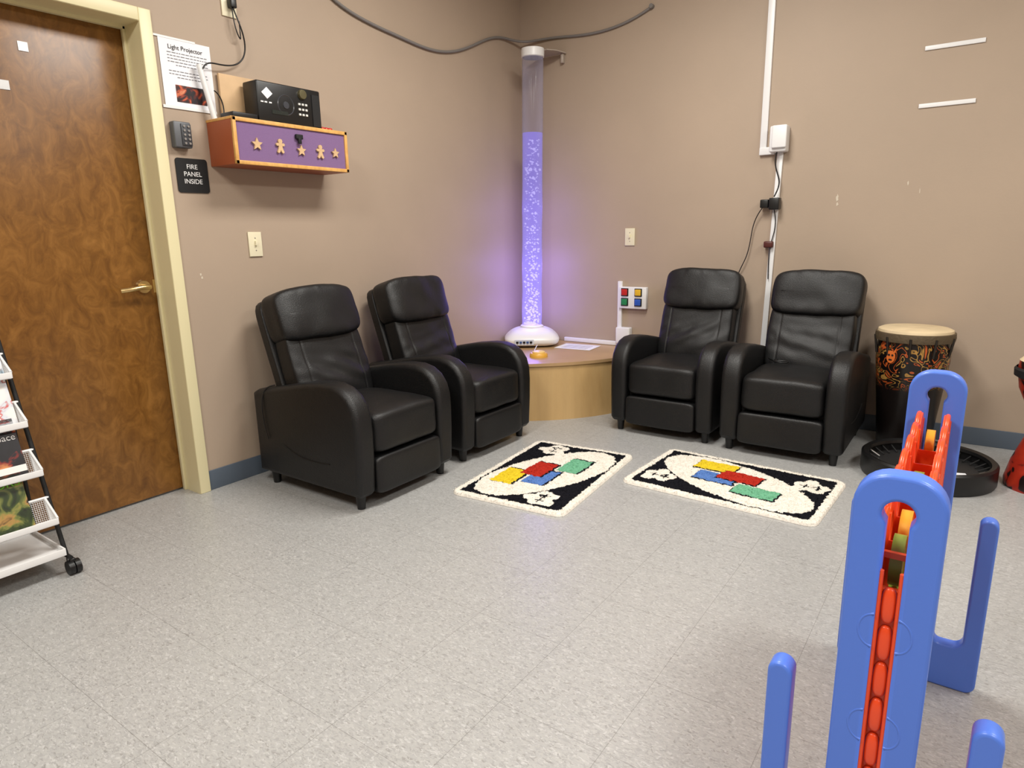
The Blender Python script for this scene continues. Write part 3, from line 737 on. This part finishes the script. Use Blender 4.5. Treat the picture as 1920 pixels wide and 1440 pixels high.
for i in range(4):
    zb=.205+.175*i; xb=lx(zb)+.004
    hb=.085; xo=.062; fx=xb+xo; hf=.022
    rbox('tray_floor',(xb+xo/2,(ys+ye)/2,zb),(xo,W_-.025,.004),WHITE,rk)
    rbox('tray_lip',(fx,(ys+ye)/2,zb+hf/2),(.006,W_-.02,hf),WHITE,rk,bev=.001)
    for y in (ys-.012,ye+.012):
        bk=Vector((xb,y,zb))+up*hb
        rod('tray_end_rim',(fx,y,zb+hf),tuple(bk),.0045,WHITE,rk,seg=10)
        rod('tray_end_back',(xb,y,zb),tuple(bk),.0045,WHITE,rk,seg=10)
        bm=bmesh.new(); nxx=10
        P=[Vector((xb,y,zb)),Vector((fx,y,zb)),Vector((fx,y,zb+hf)),bk]
        g=[[bm.verts.new(P[0].lerp(P[1],u/nxx).lerp(P[3].lerp(P[2],u/nxx),v/nxx)) for u in range(nxx+1)] for v in range(nxx+1)]
        for v in range(nxx):
            for u in range(nxx): bm.faces.new((g[v][u],g[v][u+1],g[v+1][u+1],g[v+1][u]))
        ob=fin(bm,'tray_end_mesh',WHITE,rk,smooth=False); md=ob.modifiers.new('w','WIREFRAME'); md.thickness=.0014
    rod('tray_back_rim',(xb-sin(la)*hb,ys,zb+cos(la)*hb),(xb-sin(la)*hb,ye,zb+cos(la)*hb),.005,WHITE,rk,seg=10)
    meshpanel('tray_back_mesh',(xb,ye+.012,zb),(0,1,0),tuple(up),W_-.024,hb,90,12)
    nm,cm,tx,tc_=covers[i]
    hm=.215
    y0=(-3.700,-3.672,-3.655,-3.650)[i]
    for j,yc in enumerate((y0,y0-.225)):
        base=Vector((xb+.022,yc,zb+.004))
        mt=basis(base+up*hm/2,(0,1,0),tuple(up),tuple(nn))
        prism(nm,[(-.10,-hm/2),(.10,-hm/2),(.10,hm/2),(-.10,hm/2)],.006,cm if j==0 else covers[(i+2)%4][1],rk,mt)
        if tx and j==0:
            col=M('cover_text_'+nm,tc_,.5)
            text('cover_title',tx,.042 if i==0 else .032,basis(base+up*(hm*(.80 if i==0 else .76))+nn*.0036+Vector((0,.094,0)),(0,1,0),tuple(up),tuple(nn)),col,rk,align='RIGHT')
            if i==1:
                prism('cover_band',[(-.10,-.012),(.10,-.012),(.10,.012),(-.10,.012)],.0008,M('band_white',(232,230,226),.5),rk,basis(base+up*(hm*.14)+nn*.0036,(0,1,0),tuple(up),tuple(nn)))

# ------------------------------------------------------------------ lights
TW=M('troffer_white',(235,235,230),.5)
def troffer(x,y,w):
    e=E('ceiling_troffer',(x,y,HC))
    rbox('housing',(0,0,-.012),(.64,1.24,.02),TW,e)
    l=bpy.data.lights.new('troffer','AREA'); l.shape='RECTANGLE'; l.size=.58; l.size_y=1.18; l.energy=w; l.color=(1,.967,.905)
    o=bpy.data.objects.new('tube_light',l); COL.objects.link(o); o.parent=e; o.location=(0,0,-.03)
troffer(1.7,-1.9,72); troffer(4.3,-1.9,55); troffer(1.7,-4.6,70); troffer(4.3,-4.6,62)
w=bpy.data.worlds.new('world'); S.world=w; w.use_nodes=True
w.node_tree.nodes['Background'].inputs[0].default_value=(.9,.85,.78,1); w.node_tree.nodes['Background'].inputs[1].default_value=.3

# ------------------------------------------------------------------ camera
f=1235.6; pitch=radians(12.846); roll=radians(-1.076); yaw=radians(35.528)
F=Vector((-sin(yaw)*cos(pitch),cos(yaw)*cos(pitch),-sin(pitch))); R=Vector((cos(yaw),sin(yaw),0)); U=R.cross(F)
R2=R*cos(roll)+U*sin(roll); U2=-R*sin(roll)+U*cos(roll)
cd=bpy.data.cameras.new('camera'); cd.sensor_width=36; cd.sensor_fit='HORIZONTAL'; cd.lens=36*f/1920; cd.clip_start=.05
co=bpy.data.objects.new('camera',cd); COL.objects.link(co)
co.matrix_world=basis((3.006,-4.400,1.210),tuple(R2),tuple(U2),tuple(-F))
S.camera=co
try:
    S.view_settings.view_transform='Standard'; S.view_settings.look='None'; S.view_settings.exposure=0
except Exception as ex: print(ex)

bpy.context.view_layer.update()
dg=bpy.context.evaluated_depsgraph_get()
for o in [o for o in S.objects if o.type in('CURVE','FONT')]:
    me=bpy.data.meshes.new_from_object(o.evaluated_get(dg))
    if not me.materials and o.data.materials: me.materials.append(o.data.materials[0])
    n=add(o.name+'_m',me,o.parent,o.matrix_basis.copy())
    nm=o.name; bpy.data.objects.remove(o); n.name=nm
